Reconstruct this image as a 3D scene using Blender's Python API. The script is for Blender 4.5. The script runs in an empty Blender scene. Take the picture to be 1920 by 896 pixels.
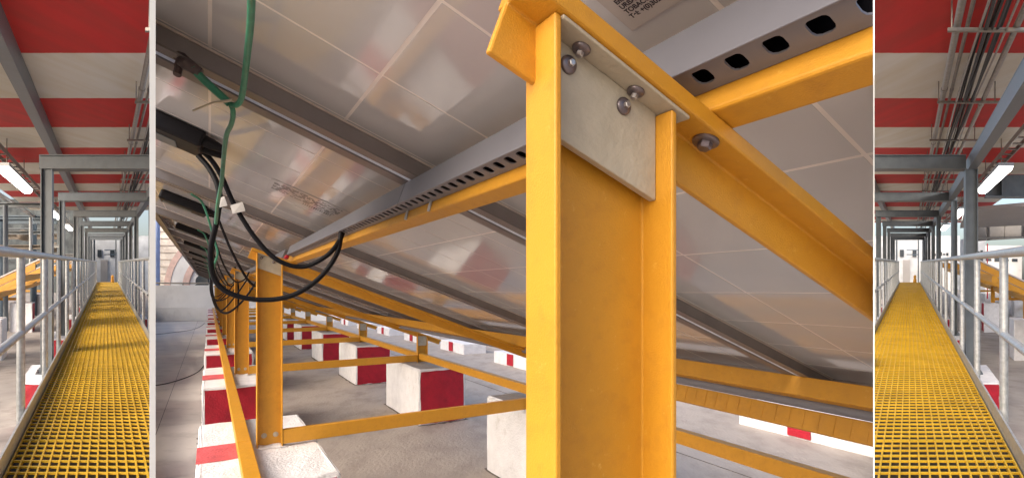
import bpy, bmesh, math, random
from mathutils import Vector, Matrix
random.seed(7)
sc = bpy.context.scene
C = sc.collection

# ------------------------------------------------------------------ camera, sky, sun, exposure
F = 950.0                 # focal length in photograph pixels (1920 wide)
HZ = 545.0                # horizon row of the level roof
EZ = 2.25                 # eye height above the roof deck, in modelling units
UNIT = 0.45               # metres per modelling unit
cam = bpy.data.cameras.new('camera'); camo = bpy.data.objects.new('camera', cam); C.objects.link(camo)
cam.sensor_width = 36.0; cam.lens = 36.0 * F / 1920.0
cam.shift_y = (HZ - 448.0) / 1920.0
cam.clip_start = 0.02; cam.clip_end = 2000
camo.location = (0, 0, EZ * UNIT); camo.rotation_euler = (math.radians(90), 0, 0)
sc.camera = camo

SUN_EL, SUN_DIR = 36.0, Vector((0.75, 0.66, 0))    # horizontal travel of the light
w = bpy.data.worlds.new('World'); sc.world = w; w.use_nodes = True
nt = w.node_tree; bg = nt.nodes['Background']
sky = nt.nodes.new('ShaderNodeTexSky'); sky.sky_type = 'NISHITA'; sky.sun_disc = False
sky.sun_elevation = math.radians(SUN_EL)
src = -SUN_DIR.normalized()
sky.sun_rotation = math.atan2(src.x, src.y)
sky.air_density = 1.0; sky.dust_density = 5.0; sky.ozone_density = 0.6
nt.links.new(sky.outputs[0], bg.inputs[0]); bg.inputs[1].default_value = 0.15
sun = bpy.data.lights.new('sun', 'SUN'); sun.energy = 0.5; sun.angle = math.radians(45); sun.color = (1, .98, .95)
suno = bpy.data.objects.new('sun', sun); C.objects.link(suno)
d = SUN_DIR.normalized() * math.cos(math.radians(SUN_EL)); d.z = -math.sin(math.radians(SUN_EL))
suno.rotation_euler = d.to_track_quat('-Z', 'Y').to_euler()
sc.view_settings.view_transform = 'Standard'; sc.view_settings.look = 'None'
sc.view_settings.exposure = 1.05; sc.view_settings.gamma = 1.0; sc.view_settings.use_curve_mapping = False

# ------------------------------------------------------------------ materials
def mat(name, col, rough=.6, metal=0.0, var=.12, vscale=6.0, bump=0.0, bscale=60.0, spec=.5, dark=None, dscale=3.0, dlo=.55, dhi=.7, coat=0.0, stretch=None, scratch=None, sscale=30.0):
    m = bpy.data.materials.new(name); m.use_nodes = True
    n = m.node_tree; b = n.nodes['Principled BSDF']; L = n.links
    b.inputs['Roughness'].default_value = rough; b.inputs['Metallic'].default_value = metal
    b.inputs['Specular IOR Level'].default_value = spec
    b.inputs['Coat Weight'].default_value = coat; b.inputs['Coat Roughness'].default_value = .08
    tc = n.nodes.new('ShaderNodeTexCoord'); geo = tc.outputs['Object']
    if stretch:
        mp = n.nodes.new('ShaderNodeMapping'); mp.inputs['Scale'].default_value = stretch
        L.new(geo, mp.inputs[0]); geo = mp.outputs[0]
    nz = n.nodes.new('ShaderNodeTexNoise'); nz.inputs['Scale'].default_value = vscale; nz.inputs['Detail'].default_value = 6
    L.new(geo, nz.inputs['Vector'])
    rp = n.nodes.new('ShaderNodeValToRGB')
    rp.color_ramp.elements[0].position = .3; rp.color_ramp.elements[1].position = .7
    rp.color_ramp.elements[0].color = [c * (1 - var) for c in col] + [1]
    rp.color_ramp.elements[1].color = [min(1, c * (1 + var)) for c in col] + [1]
    L.new(nz.outputs[0], rp.inputs[0]); out = rp.outputs[0]
    if dark:
        n2 = n.nodes.new('ShaderNodeTexNoise'); n2.inputs['Scale'].default_value = dscale; n2.inputs['Detail'].default_value = 9; n2.inputs['Roughness'].default_value = .65
        L.new(geo, n2.inputs['Vector'])
        r2 = n.nodes.new('ShaderNodeMapRange'); r2.inputs[1].default_value = dlo; r2.inputs[2].default_value = dhi
        L.new(n2.outputs[0], r2.inputs[0])
        mx = n.nodes.new('ShaderNodeMix'); mx.data_type = 'RGBA'
        L.new(r2.outputs[0], mx.inputs[0]); L.new(out, mx.inputs[6]); mx.inputs[7].default_value = list(dark) + [1]
        out = mx.outputs[2]
    if scratch:
        n4 = n.nodes.new('ShaderNodeTexNoise'); n4.inputs['Scale'].default_value = sscale; n4.inputs['Detail'].default_value = 12; n4.inputs['Roughness'].default_value = .75
        L.new(geo, n4.inputs['Vector'])
        r4 = n.nodes.new('ShaderNodeMapRange'); r4.inputs[1].default_value = .60; r4.inputs[2].default_value = .72; r4.inputs[4].default_value = .8
        L.new(n4.outputs[0], r4.inputs[0])
        m4 = n.nodes.new('ShaderNodeMix'); m4.data_type = 'RGBA'
        L.new(r4.outputs[0], m4.inputs[0]); L.new(out, m4.inputs[6]); m4.inputs[7].default_value = list(scratch) + [1]
        out = m4.outputs[2]
    L.new(out, b.inputs['Base Color'])
    # uneven gloss
    rr = n.nodes.new('ShaderNodeMapRange'); rr.inputs[3].default_value = max(0, rough - .06); rr.inputs[4].default_value = min(1, rough + .08)
    L.new(nz.outputs[0], rr.inputs[0]); L.new(rr.outputs[0], b.inputs['Roughness'])
    if bump:
        n3 = n.nodes.new('ShaderNodeTexNoise'); n3.inputs['Scale'].default_value = bscale; n3.inputs['Detail'].default_value = 4
        L.new(geo, n3.inputs['Vector'])
        bp = n.nodes.new('ShaderNodeBump'); bp.inputs['Strength'].default_value = bump; bp.inputs['Distance'].default_value = .01
        L.new(n3.outputs[0], bp.inputs['Height']); L.new(bp.outputs[0], b.inputs['Normal'])
    return m

M = {}
M['yellow'] = mat('yellow_fibreglass', (.585, .275, .019), .48, var=.06, vscale=7, bump=.14, bscale=420, dark=(.48, .215, .02), dscale=26, dlo=.5, dhi=.85, scratch=(.72, .42, .08), sscale=45)
M['yellow_grating'] = mat('yellow_grating', (.60, .36, .016), .5, var=.12, vscale=1.5, dark=(.42, .235, .015), dscale=2.2, dlo=.5, dhi=.8)
M['plate'] = mat('pale_plate', (.44, .39, .30), .55, var=.10, vscale=22, bump=.12, bscale=120)
M['galv'] = mat('galvanised_steel', (.44, .45, .45), .42, .6, var=.18, vscale=18, dark=(.42, .42, .41), dscale=8)
M['steel'] = mat('grey_painted_steel', (.115, .13, .142), .45, .1, var=.14, vscale=4, bump=.04, bscale=90, dark=(.13, .135, .14), dscale=6)
M['bolt'] = mat('bolt_metal', (.20, .17, .18), .38, .8, var=.25, vscale=60)
M['boltlight'] = mat('bolt_nut', (.55, .52, .50), .32, .9, var=.25, vscale=60)
M['cell'] = mat('panel_back_glass', (.57, .56, .58), .07, var=.04, vscale=3, spec=.75)
M['back'] = mat('panel_white_backing', (.86, .80, .77), .2, var=.04, vscale=4)
M['alu'] = mat('anodised_frame', (.27, .24, .235), .34, .45, var=.10, vscale=10)
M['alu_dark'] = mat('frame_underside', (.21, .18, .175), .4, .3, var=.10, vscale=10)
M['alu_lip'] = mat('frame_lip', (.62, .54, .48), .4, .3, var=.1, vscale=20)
M['alu_skylit'] = mat('skylit_frame_rail', (.86, .88, .93), .3, .0, var=.08, vscale=10)  # skylight falling through the panel gaps put into a bluish white
M['pvc'] = mat('grey_trunking', (.175, .175, .205), .45, var=.05, vscale=10)
M['black'] = mat('black_cable', (.006, .006, .009), .5, var=.3, vscale=40, spec=.2)
M['blackbox'] = mat('black_box_plastic', (.007, .006, .008), .5, var=.3, spec=.2, vscale=30, bump=.05, bscale=200)
M['green'] = mat('green_wire', (.04, .22, .135), .4, var=.2, vscale=30)
M['greydark'] = mat('lug_metal', (.12, .09, .09), .45, .5, var=.3, vscale=50)
M['tie'] = mat('white_tie', (.40, .39, .39), .5)
M['white'] = mat('white_masonry_paint', (.74, .73, .74), .75, var=.07, vscale=7, bump=.5, bscale=45, dark=(.52, .49, .46), dscale=4, dlo=.60, dhi=.80)
M['red'] = mat('red_masonry_paint', (.40, .006, .022), .62, var=.14, vscale=7, bump=.4, bscale=45, dark=(.27, .005, .016), dscale=5, dlo=.52, dhi=.75)
M['palered'] = mat('thin_red_paint', (.60, .10, .11), .7, var=.2, vscale=9, bump=.4, bscale=45)
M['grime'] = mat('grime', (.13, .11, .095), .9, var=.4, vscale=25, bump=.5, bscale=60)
M['hole_shade'] = mat('grating_hole_shade', (.035, .03, .022), .7, var=.3, vscale=3)  # shade below the grating, painted on an added sheet
M['bareconc'] = mat('bare_concrete', (.34, .31, .28), .85, var=.15, vscale=9, bump=.4, bscale=50)
M['lit_deck'] = mat('painted_deck_light', (.66, .60, .54), .8, var=.08, vscale=.6, bump=.3, bscale=18, dark=(.42, .37, .33), dscale=2.2, dlo=.52, dhi=.8, stretch=(.6, 1, 1))  # paler than the deck: brighter light put into the colour
M['deck'] = mat('deck_concrete', (.40, .35, .31), .8, var=.10, vscale=.35, bump=.6, bscale=24, dark=(.29, .25, .22), dscale=2.6, dlo=.46, dhi=.70, stretch=(1, .6, 1), scratch=(.50, .45, .40), sscale=5.0)
M['hallfloor'] = mat('hall_floor_concrete', (.33, .295, .265), .75, var=.16, vscale=1.3, bump=.2, bscale=30, dark=(.20, .175, .155), dscale=1.4, dlo=.5, dhi=.72)
M['wallwhite'] = mat('partition_paint', (.80, .83, .82), .6, var=.03, vscale=3)
M['conduit'] = mat('conduit_metal', (.25, .225, .195), .45, .4, var=.2, vscale=12)
M['cablegrey'] = mat('grey_cables', (.012, .012, .012), .6, var=.4, vscale=9)
M['sticker'] = mat('clear_sticker', (.47, .42, .40), .25, var=.06, vscale=6)
M['ink'] = mat('sticker_ink', (.03, .02, .03), .6)
M['parapet'] = mat('parapet_white', (.74, .73, .72), .8, var=.06, vscale=.8, bump=.2, bscale=12, dark=(.58, .56, .55), dscale=1.2, dlo=.55, dhi=.8)
M['facade'] = mat('facade_cream', (.76, .69, .61), .85, var=.18, vscale=1.2, dark=(.58, .49, .43), dscale=1.6, dlo=.5, dhi=.7)
M['facadebr'] = mat('facade_joint', (.50, .42, .37), .85)
M['pink'] = mat('pink_arch', (.68, .48, .42), .8, var=.12, vscale=3)
M['blue'] = mat('blue_pipe_paint', (.28, .36, .60), .6, var=.1, vscale=2)
M['bluesteel'] = mat('blue_grey_steel', (.085, .12, .15), .5, .1, var=.2, vscale=2)
M['brownpipe'] = mat('aged_pipe', (.17, .135, .10), .6, .1, var=.3, vscale=5)
M['darkwall'] = mat('dark_plant_wall', (.10, .115, .115), .8, var=.35, vscale=.6, dark=(.04, .045, .05), dscale=1.0, dlo=.45, dhi=.62)
M['panewall'] = mat('pale_far_wall', (.62, .64, .66), .7, var=.2, vscale=.8)
M['glass'] = mat('window_glass', (.05, .06, .07), .1, spec=.8)
M['concgirder'] = mat('girder_concrete', (.24, .23, .22), .8, var=.12, vscale=1.5, dark=(.16, .15, .14), dscale=2.0)
M['soffit'] = mat('soffit_paint', (.40, .38, .37), .7, var=.06, vscale=1)
def emit(name, col, s):
    m = bpy.data.materials.new(name); m.use_nodes = True
    b = m.node_tree.nodes['Principled BSDF']; b.inputs['Base Color'].default_value = (.8, .8, .8, 1)
    b.inputs['Emission Color'].default_value = list(col) + [1]; b.inputs['Emission Strength'].default_value = s
    return m
M['tube'] = emit('fluorescent_diffuser', (1, .98, .93), 4.5)

def stripe_mat(Y0, P):
    m = bpy.data.materials.new('red_white_ceiling_paint'); m.use_nodes = True
    n = m.node_tree; b = n.nodes['Principled BSDF']; L = n.links
    b.inputs['Roughness'].default_value = .7
    tc = n.nodes.new('ShaderNodeTexCoord'); sp = n.nodes.new('ShaderNodeSeparateXYZ'); L.new(tc.outputs['Object'], sp.inputs[0])
    nz = n.nodes.new('ShaderNodeTexNoise'); nz.inputs['Scale'].default_value = 3.5; nz.inputs['Detail'].default_value = 6; L.new(tc.outputs['Object'], nz.inputs['Vector'])
    def math_(op, a, bb, c=None):
        q = n.nodes.new('ShaderNodeMath'); q.operation = op
        for i, v in enumerate((a, bb)):
            if isinstance(v, (int, float)): q.inputs[i].default_value = v
            else: L.new(v, q.inputs[i])
        return q.outputs[0]
    y = math_('ADD', sp.outputs[1], math_('MULTIPLY', math_('SUBTRACT', nz.outputs[0], .5), .05))
    t = math_('MODULO', math_('ADD', math_('DIVIDE', math_('SUBTRACT', y, Y0), P), 40.0), 2.0)
    fac = math_('LESS_THAN', t, 1.0)                # 1 -> white
    st = n.nodes.new('ShaderNodeTexNoise'); st.inputs['Scale'].default_value = 1.2; st.inputs['Detail'].default_value = 6
    mp = n.nodes.new('ShaderNodeMapping'); mp.inputs['Scale'].default_value = (2.2, .35, 1); L.new(tc.outputs['Object'], mp.inputs[0]); L.new(mp.outputs[0], st.inputs['Vector'])
    def ramp(a, c, lo=.35, hi=.7):
        r = n.nodes.new('ShaderNodeValToRGB'); r.color_ramp.elements[0].color = list(a) + [1]; r.color_ramp.elements[1].color = list(c) + [1]
        r.color_ramp.elements[0].position = lo; r.color_ramp.elements[1].position = hi
        L.new(st.outputs[0], r.inputs[0]); return r.outputs[0]
    wcol = ramp((.66, .63, .56), (.60, .54, .42)); rcol = ramp((.55, .013, .010), (.43, .018, .011))
    mx = n.nodes.new('ShaderNodeMix'); mx.data_type = 'RGBA'; L.new(fac, mx.inputs[0]); L.new(rcol, mx.inputs[6]); L.new(wcol, mx.inputs[7])
    L.new(mx.outputs[2], b.inputs['Base Color'])
    bp = n.nodes.new('ShaderNodeBump'); bp.inputs['Strength'].default_value = .15; n3 = n.nodes.new('ShaderNodeTexNoise'); n3.inputs['Scale'].default_value = 30
    L.new(tc.outputs['Object'], n3.inputs['Vector']); L.new(n3.outputs[0], bp.inputs['Height']); L.new(bp.outputs[0], b.inputs['Normal'])
    return m

# ------------------------------------------------------------------ mesh helpers
class MB:
    """collects polygons in world space; build() links them as one mesh object"""
    def __init__(self): self.v = []; self.f = []; self.mi = []
    def add(self, vs, fs, mi=0):
        o = len(self.v); self.v += [Vector(p) for p in vs]
        for f in fs: self.f.append([i + o for i in f]); self.mi.append(mi)
        return self
    def hexa(self, p, mi=0):      # p: 8 points, 0-3 bottom loop, 4-7 top loop
        return self.add(p, [(3, 2, 1, 0), (4, 5, 6, 7), (0, 1, 5, 4), (1, 2, 6, 5), (2, 3, 7, 6), (3, 0, 4, 7)], mi)
    def box(self, fn, a0, a1, b0, b1, c0, c1, mi=0):
        return self.hexa([fn(*q) for q in ((a0, b0, c0), (a1, b0, c0), (a1, b1, c0), (a0, b1, c0), (a0, b0, c1), (a1, b0, c1), (a1, b1, c1), (a0, b1, c1))], mi)
    def prism(self, lo, hi, mi=0):   # two matching loops of points
        n = len(lo)
        fs = [list(range(n))[::-1], list(range(n, 2 * n))] + [(i, (i + 1) % n, n + (i + 1) % n, n + i) for i in range(n)]
        return self.add(list(lo) + list(hi), fs, mi)
    def tube(self, pts, r, n=8, mi=0):
        pts = [Vector(p) for p in pts]; rings = []; prev = None
        for i, p in enumerate(pts):
            t = (pts[min(i + 1, len(pts) - 1)] - pts[max(i - 1, 0)]).normalized()
            u = prev if prev else (Vector((0, 0, 1)) if abs(t.z) < .9 else Vector((1, 0, 0)))
            u = (u - t * u.dot(t)).normalized(); prev = u; v = t.cross(u)
            rr = r[i] if isinstance(r, (list, tuple)) else r
            rings.append([p + (u * math.cos(2 * math.pi * k / n) + v * math.sin(2 * math.pi * k / n)) * rr for k in range(n)])
        vs = [q for rg in rings for q in rg]; fs = []
        for i in range(len(pts) - 1):
            for k in range(n):
                fs.append((i * n + k, i * n + (k + 1) % n, (i + 1) * n + (k + 1) % n, (i + 1) * n + k))
        fs.append(list(range(n))[::-1]); fs.append([(len(pts) - 1) * n + k for k in range(n)])
        return self.add(vs, fs, mi)
    def lathe(self, o, axis, prof, n=18, mi=0):   # prof: (radius, height) along axis
        axis = Vector(axis).normalized(); u = axis.orthogonal().normalized(); v = axis.cross(u)
        vs = []; fs = []
        for (r, h) in prof:
            for k in range(n):
                a = 2 * math.pi * k / n
                vs.append(Vector(o) + axis * h + (u * math.cos(a) + v * math.sin(a)) * r)
        for i in range(len(prof) - 1):
            for k in range(n):
                fs.append((i * n + k, i * n + (k + 1) % n, (i + 1) * n + (k + 1) % n, (i + 1) * n + k))
        fs.append(list(range(n))[::-1]); fs.append([(len(prof) - 1) * n + k for k in range(n)])
        return self.add(vs, fs, mi)
    def build(self, name, mats, parent=None, clip=(), bevel=0, smooth=False, seg=2, rough=0):
        bm = bmesh.new(); bv = [bm.verts.new(p) for p in self.v]
        for f, mi in zip(self.f, self.mi):
            try: bm.faces.new([bv[i] for i in f]).material_index = mi
            except ValueError: pass
        bmesh.ops.recalc_face_normals(bm, faces=bm.faces)
        if bevel:
            bmesh.ops.bevel(bm, geom=[e for e in bm.edges if len(e.link_faces) == 2 and e.calc_face_angle(0) > .5], offset=bevel, segments=seg, profile=.5, affect='EDGES', clamp_overlap=True)
        if rough:
            bmesh.ops.subdivide_edges(bm, edges=bm.edges, cuts=5, use_grid_fill=True)
            for v_ in bm.verts:
                v_.co += Vector((random.uniform(-1, 1), random.uniform(-1, 1), random.uniform(-1, 1))) * rough
        for (co, no) in clip:
            g = list(bm.verts) + list(bm.edges) + list(bm.faces)
            if not any((v_.co - co).dot(no) > 0 for v_ in bm.verts): continue
            r = bmesh.ops.bisect_plane(bm, geom=g, plane_co=co, plane_no=no, clear_outer=True)
            ed = [e for e in r['geom_cut'] if isinstance(e, bmesh.types.BMEdge) and e.is_valid and e.is_boundary]
            if ed:
                try: bmesh.ops.holes_fill(bm, edges=ed)
                except Exception: pass
        if not bm.faces: bm.free(); return None
        me = bpy.data.meshes.new(name); bm.to_mesh(me); bm.free()
        for m_ in (mats if isinstance(mats, (list, tuple)) else [mats]): me.materials.append(M[m_] if isinstance(m_, str) else m_)
        if smooth:
            for p in me.polygons: p.use_smooth = True
            try: me.set_sharp_from_angle(angle=math.radians(40))
            except Exception: pass
        o = bpy.data.objects.new(name, me); C.objects.link(o); attach(o, parent)
        return o

def attach(o, parent):
    if parent is not None:
        o.parent = parent
        if parent.type == 'EMPTY': o.matrix_parent_inverse = Matrix.Translation(-parent.location)
def tag(o, label=None, cat=None, group=None, kind=None):
    if o is None: return None
    if label: o['label'] = label
    if cat: o['category'] = cat
    if group: o['group'] = group
    if kind: o['kind'] = kind
    elif cat: o['kind'] = 'thing'
    return o
def thing(name, loc, label, cat, group=None):
    o = bpy.data.objects.new(name, None); o.empty_display_size = .1; C.objects.link(o); o.location = Vector(loc)
    return tag(o, label, cat, group)
def spline(pts, n=8):
    pts = [Vector(p) for p in pts]; out = []
    P = [pts[0] * 2 - pts[1]] + pts + [pts[-1] * 2 - pts[-2]]
    for i in range(1, len(P) - 2):
        for k in range(n):
            t = k / n; a, b, c, e = P[i - 1], P[i], P[i + 1], P[i + 2]
            out.append(.5 * ((2 * b) + (c - a) * t + (2 * a - 5 * b + 4 * c - e) * t * t + (3 * b - a - 3 * c + e) * t ** 3))
    out.append(pts[-1]); return out
ORD = ['nearest', 'second', 'third', 'fourth', 'fifth', 'sixth', 'seventh', 'eighth', 'ninth', 'tenth', 'eleventh', 'twelfth', 'thirteenth', 'fourteenth', 'fifteenth']
def W3(x, y, z): return Vector((x, y, z))
def PX(px, py, Y): return Vector(((px - 960) * Y / F, Y, EZ - (py - HZ) * Y / F))

# ------------------------------------------------------------------ partition boards (rays at the left and right ends of the array)
def board(px, Y0, Y1, th, ztop, label):
    dr = Vector(((px - 960) / F, 1, 0)); nr = Vector((dr.y, -dr.x, 0)).normalized()
    a = dr * Y0; b = dr * Y1; h = nr * th / 2
    lo = [a - h, a + h, b + h, b - h]
    o = MB().prism(lo, [p + Vector((0, 0, ztop)) for p in lo]).build('partition_wall', 'wallwhite')
    tag(o, label, 'wall')
    return (-h, -nr), (h, nr)       # left face / right face
TH_L = 11.5 * 1.0 / F * .82
TH_R = 2.6 * .8 / F * .82
(l_co, l_no), (r_co, r_no) = board(286, 1.0, 1.7, TH_L, EZ + 1.0, 'tall thin white partition board between the left walkway and the solar array')
KEEP_LEFT = [(l_co, r_no)]                  # left hall: remove what lies right of the board's left face
CEN_L = (r_co, -r_no)                       # centre: remove what lies left of the board's right face
(l2_co, l2_no), (r2_co, r2_no) = board(1638.5, .8, 3.0, TH_R, EZ + 1.8, 'thin pale sheet partition between the solar array and the right walkway')
CEN_R = (l2_co, r2_no)
KEEP_RIGHT = [(r2_co, -r2_no)]
CEN = [CEN_L, CEN_R]

# ------------------------------------------------------------------ ground
g0 = MB().add([(-600, -80, -2.3), (600, -80, -2.3), (600, 1500, -2.3), (-600, 1500, -2.3)], [(0, 1, 2, 3)]).build('ground', 'hallfloor'); tag(g0, kind='structure')
lx, rx = (286 - 960) / F, (1638.5 - 960) / F
pg = [(-60, -70), (60, -70), (60, 1.9), (rx * 1.9, 1.9), (rx * 900, 900), (lx * 900, 900), (lx * 1.9, 1.9), (-60, 1.9)]
g = MB().prism([(a, b, -.5) for a, b in pg], [(a, b, 0) for a, b in pg]).build('roof_deck', 'deck'); tag(g, kind='structure')

# ------------------------------------------------------------------ the solar array
TA = (960 - 392.) / F; A = math.atan(TA); sa, ca = math.sin(A), math.cos(A)
BETA = math.atan(.372); sb, cb = math.sin(BETA), math.cos(BETA)
ZR0 = .472                                   # rafter top (relative to the eye) at c = 0
def S(s, c, z): return Vector((-s * sa + c * ca, s * ca + c * sa, EZ + z))
def T(s, q, n): return S(s, q * cb + n * sb, ZR0 - q * sb + n * cb)
def ray_plane(px, py, n):                    # where a sight line meets the slope plane at height n -> (s, q)
    dx, dz = (px - 960) / F, -(py - HZ) / F
    cc = dx * ca + sa; ss = -dx * sa + ca    # per unit Y
    Y = (ZR0 + n / cb) / (dz + cc * sb / cb)
    c, z, s = cc * Y, dz * Y, ss * Y
    return s, c * cb - (z - ZR0) * sb
BT = -1.32                                   # block tops, relative to the eye
GR = -EZ
POSTS = [.533 + 4.22 * i for i in range(12)]
C0, CW, FB = .338, .2, .064
CS0 = 3.30

def block(name, s0, s1, c0, c1, ztop, matmap, label, group, rough=.006, cat='concrete block'):
    m = MB().box(S, s0, s1, c0, c1, GR - .02, ztop)
    # faces: bottom, top, c0, s1, c1, s0
    m.mi = matmap['idx']
    o = m.build(name, matmap['mats'], clip=CEN, bevel=.035, rough=rough, seg=2)
    if o:
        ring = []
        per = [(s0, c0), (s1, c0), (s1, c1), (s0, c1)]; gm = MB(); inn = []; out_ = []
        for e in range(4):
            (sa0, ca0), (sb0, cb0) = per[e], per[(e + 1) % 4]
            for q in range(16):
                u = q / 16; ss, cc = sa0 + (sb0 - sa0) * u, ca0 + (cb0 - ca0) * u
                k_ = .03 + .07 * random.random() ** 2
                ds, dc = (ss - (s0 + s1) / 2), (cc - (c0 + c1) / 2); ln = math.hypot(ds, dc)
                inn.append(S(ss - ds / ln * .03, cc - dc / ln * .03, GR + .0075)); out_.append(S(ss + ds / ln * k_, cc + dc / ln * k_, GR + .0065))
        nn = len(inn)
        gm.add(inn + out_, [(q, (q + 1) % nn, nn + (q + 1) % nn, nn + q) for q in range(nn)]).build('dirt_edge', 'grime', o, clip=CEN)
    return tag(o, label, cat, group)

def channel_post(root, s, c, z0, ztopfn, t=.009, w=CW, b=FB):
    """U channel, web on the far side, flanges pointing towards the viewer"""
    prof = [(s, c), (s, c + w), (s - b, c + w), (s - b, c + w - t), (s - t, c + w - t), (s - t, c + t), (s - b, c + t), (s - b, c)]
    lo = [S(a, q, z0) for a, q in prof]; hi = [S(a, q, ztopfn(q)) for a, q in prof]
    return MB().prism(lo, hi).build('channel', 'yellow', root, clip=CEN, bevel=.0025)

def rafter_top(c): return (ZR0 - c * sb / cb)

def rafter(s, i, far=False):
    q0, q1 = .326, 4.02
    r = thing('rafter', S(s, C0, rafter_top(C0)), 'yellow sloping fibreglass rafter on the %s tall post' % ORD[i], 'rafter', 'sloping rafters under the solar panels')
    sw = s - .012
    prof = [(s, 0), (s, -.024), (sw, -.024), (sw, -.090), (sw - .011, -.090), (sw - .011, -.024), (s - .073, -.024), (s - .073, 0)]
    ch = MB().prism([T(a, q0, n) for a, n in prof], [T(a, q1, n) for a, n in prof]).build('channel', 'yellow', r, clip=CEN, bevel=.003)
    if i < 3:
        o = T(s - .048, .667, -.0242); ax = T(0, 0, -1) - T(0, 0, 0)
        b1 = MB().lathe(o, ax, [(.019, 0), (.019, .003), (.017, .0042), (.011, .0045)]).build('washer', 'bolt', r, smooth=True)
        MB().lathe(o, ax, [(.0105, .004), (.0105, .012), (.0085, .014)], n=6).build('bolt_head', 'bolt', b1)
    return r

def tall_post(s, i):
    r = thing('tall_post', S(s - .03, C0 + CW / 2, BT), ('%s tall yellow fibreglass channel post in the receding row' % ORD[i]) if i else 'huge yellow fibreglass channel post filling the middle of the view', 'post', 'tall posts of the solar array')
    channel_post(r, s, C0, BT, lambda c: rafter_top(c) - (.0262 if c < C0 + .05 else .0315) / cb)
    # pale gusset plate inside the channel head
    sp = s - .0235; t = .012
    def cq(c, n): return (c - n * sb) / cb
    pl = [(C0 + .0095, -.0295), (C0 + CW - .0095, -.0295), (C0 + CW - .0095, -.142), (C0 + .0095, -.142)]
    lo = [T(sp, cq(c, n), n) for c, n in pl]; hi = [T(sp - t, cq(c, n), n) for c, n in pl]
    gp = MB().prism(lo, hi).build('gusset_plate', 'plate', r, clip=CEN, bevel=.0015)
    pl = [(C0 + .0095, -.0245), (C0 + CW + .022, -.0245), (C0 + CW + .022, -.0293), (C0 + .0095, -.0293)]
    lo = [T(sp, cq(c, n), n) for c, n in pl]; hi = [T(s - .067, cq(c, n), n) for c, n in pl]
    MB().prism(lo, hi).build('gusset_leg', 'plate', r, clip=CEN, bevel=.0015)
    ax = S(-1, 0, 0) - S(0, 0, 0); up = T(0, 0, 1) - T(0, 0, 0)
    if i < 4:
        for c_, n_ in ((C0 + .0395, -.052), (C0 + .130, -.052)):
            q_ = cq(c_, n_); o = T(sp - t, q_, n_)
            b = MB().lathe(o, ax, [(.0118, 0), (.0118, .002), (.011, .0035), (.008, .005), (.0045, .006)]).build('washer', 'bolt', r, clip=CEN, smooth=True)
            MB().lathe(o, ax, [(.0048, .005), (.0048, .0095), (.0036, .0105)], n=6).build('nut', 'boltlight', b)
            o2 = T(s - .046, q_ + .005, -.0295)
            b = MB().lathe(o2, -up, [(.0118, 0), (.0118, .002), (.011, .0035), (.008, .005), (.0045, .006)]).build('washer', 'bolt', r, clip=CEN, smooth=True)
            MB().lathe(o2, -up, [(.0048, .005), (.0048, .011), (.0036, .012)], n=6).build('nut', 'boltlight', b)
        if i:
            for c_ in (C0 + .06, C0 + .15):
                MB().lathe(S(s - .009, c_, BT + .10), ax, [(.022, 0), (.022, .004), (.008, .006), (.008, .015)]).build('base_bolt', 'plate', r, clip=CEN)
            MB().add([S(s - .075 + .15 * u - .02 * math.sin(9 * v), C0 - .03 + (CW + .06) * v, BT + .003 + (.03 if 0 < u < 1 and 0 < v < 1 else 0) * random.uniform(.4, 1)) for u in (0, .33, .66, 1) for v in (0, .2, .4, .6, .8, 1)],
                     [(a * 6 + b_, a * 6 + b_ + 1, a * 6 + b_ + 7, a * 6 + b_ + 6) for a in range(3) for b_ in range(5)]).build('mortar_bed', 'white', r, clip=CEN)
    return r

white_red = {'mats': ['white', 'red', 'bareconc'], 'idx': [0, 0, 0, 0, 0, 1]}
bare_top = {'mats': ['white', 'red', 'bareconc'], 'idx': [0, 2, 0, 0, 0, 1]}
# MB.box face order with axes (s, c, z): bottom, top, c0 side, s1 side, c1 side, s0 side
for i, s in enumerate(POSTS):
    tall_post(s, i); rafter(s, i)
    if i > 0:
        b = block('concrete_block', s - .93, s + 1.12, -.085, .83, BT, white_red,
                  'white block with red front face under the %s tall yellow post' % ORD[i], 'striped blocks under the tall posts')
        st = MB().box(S, s - .22, s + .24, -.087, .21, BT + .002, BT + .007).build('painted_stripe', 'palered', b, clip=CEN)
# short posts and their blocks
for i, s in enumerate(POSTS[:11]):
    r = thing('short_post', S(s, CS0 + .1, BT), '%s short yellow post at the low edge of the solar array' % ORD[i], 'post', 'short posts at the low edge')
    if channel_post(r, s, CS0, BT, lambda c: rafter_top(c) - .0125) is None:
        bpy.data.objects.remove(r)
    else:
        MB().box(S, s - .030, s - .012, CS0 + .012, CS0 + CW - .012, rafter_top(CS0) - .26, rafter_top(CS0) - .085).build('gusset_plate', 'plate', r, clip=CEN)
    if i == 0: continue
    block('concrete_block', s - .93, s + .90, 3.0, 3.86, BT, bare_top, 'white and red block with bare concrete top under the %s short post' % ORD[i], 'blocks under the short posts')
# cross ties from tall to short posts
for i, s in enumerate(POSTS[1:10]):
    zc = BT + .075
    m = MB().box(S, s - .060, s - .006, C0 + CW + .002, CS0 - .002, zc - .055, zc + .065)
    tag(m.build('tie_beam', 'yellow', clip=CEN, bevel=.004), 'level yellow tie beam from the %s tall post to its short post' % ORD[i + 1], 'beam', 'cross tie beams near the blocks')
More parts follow.
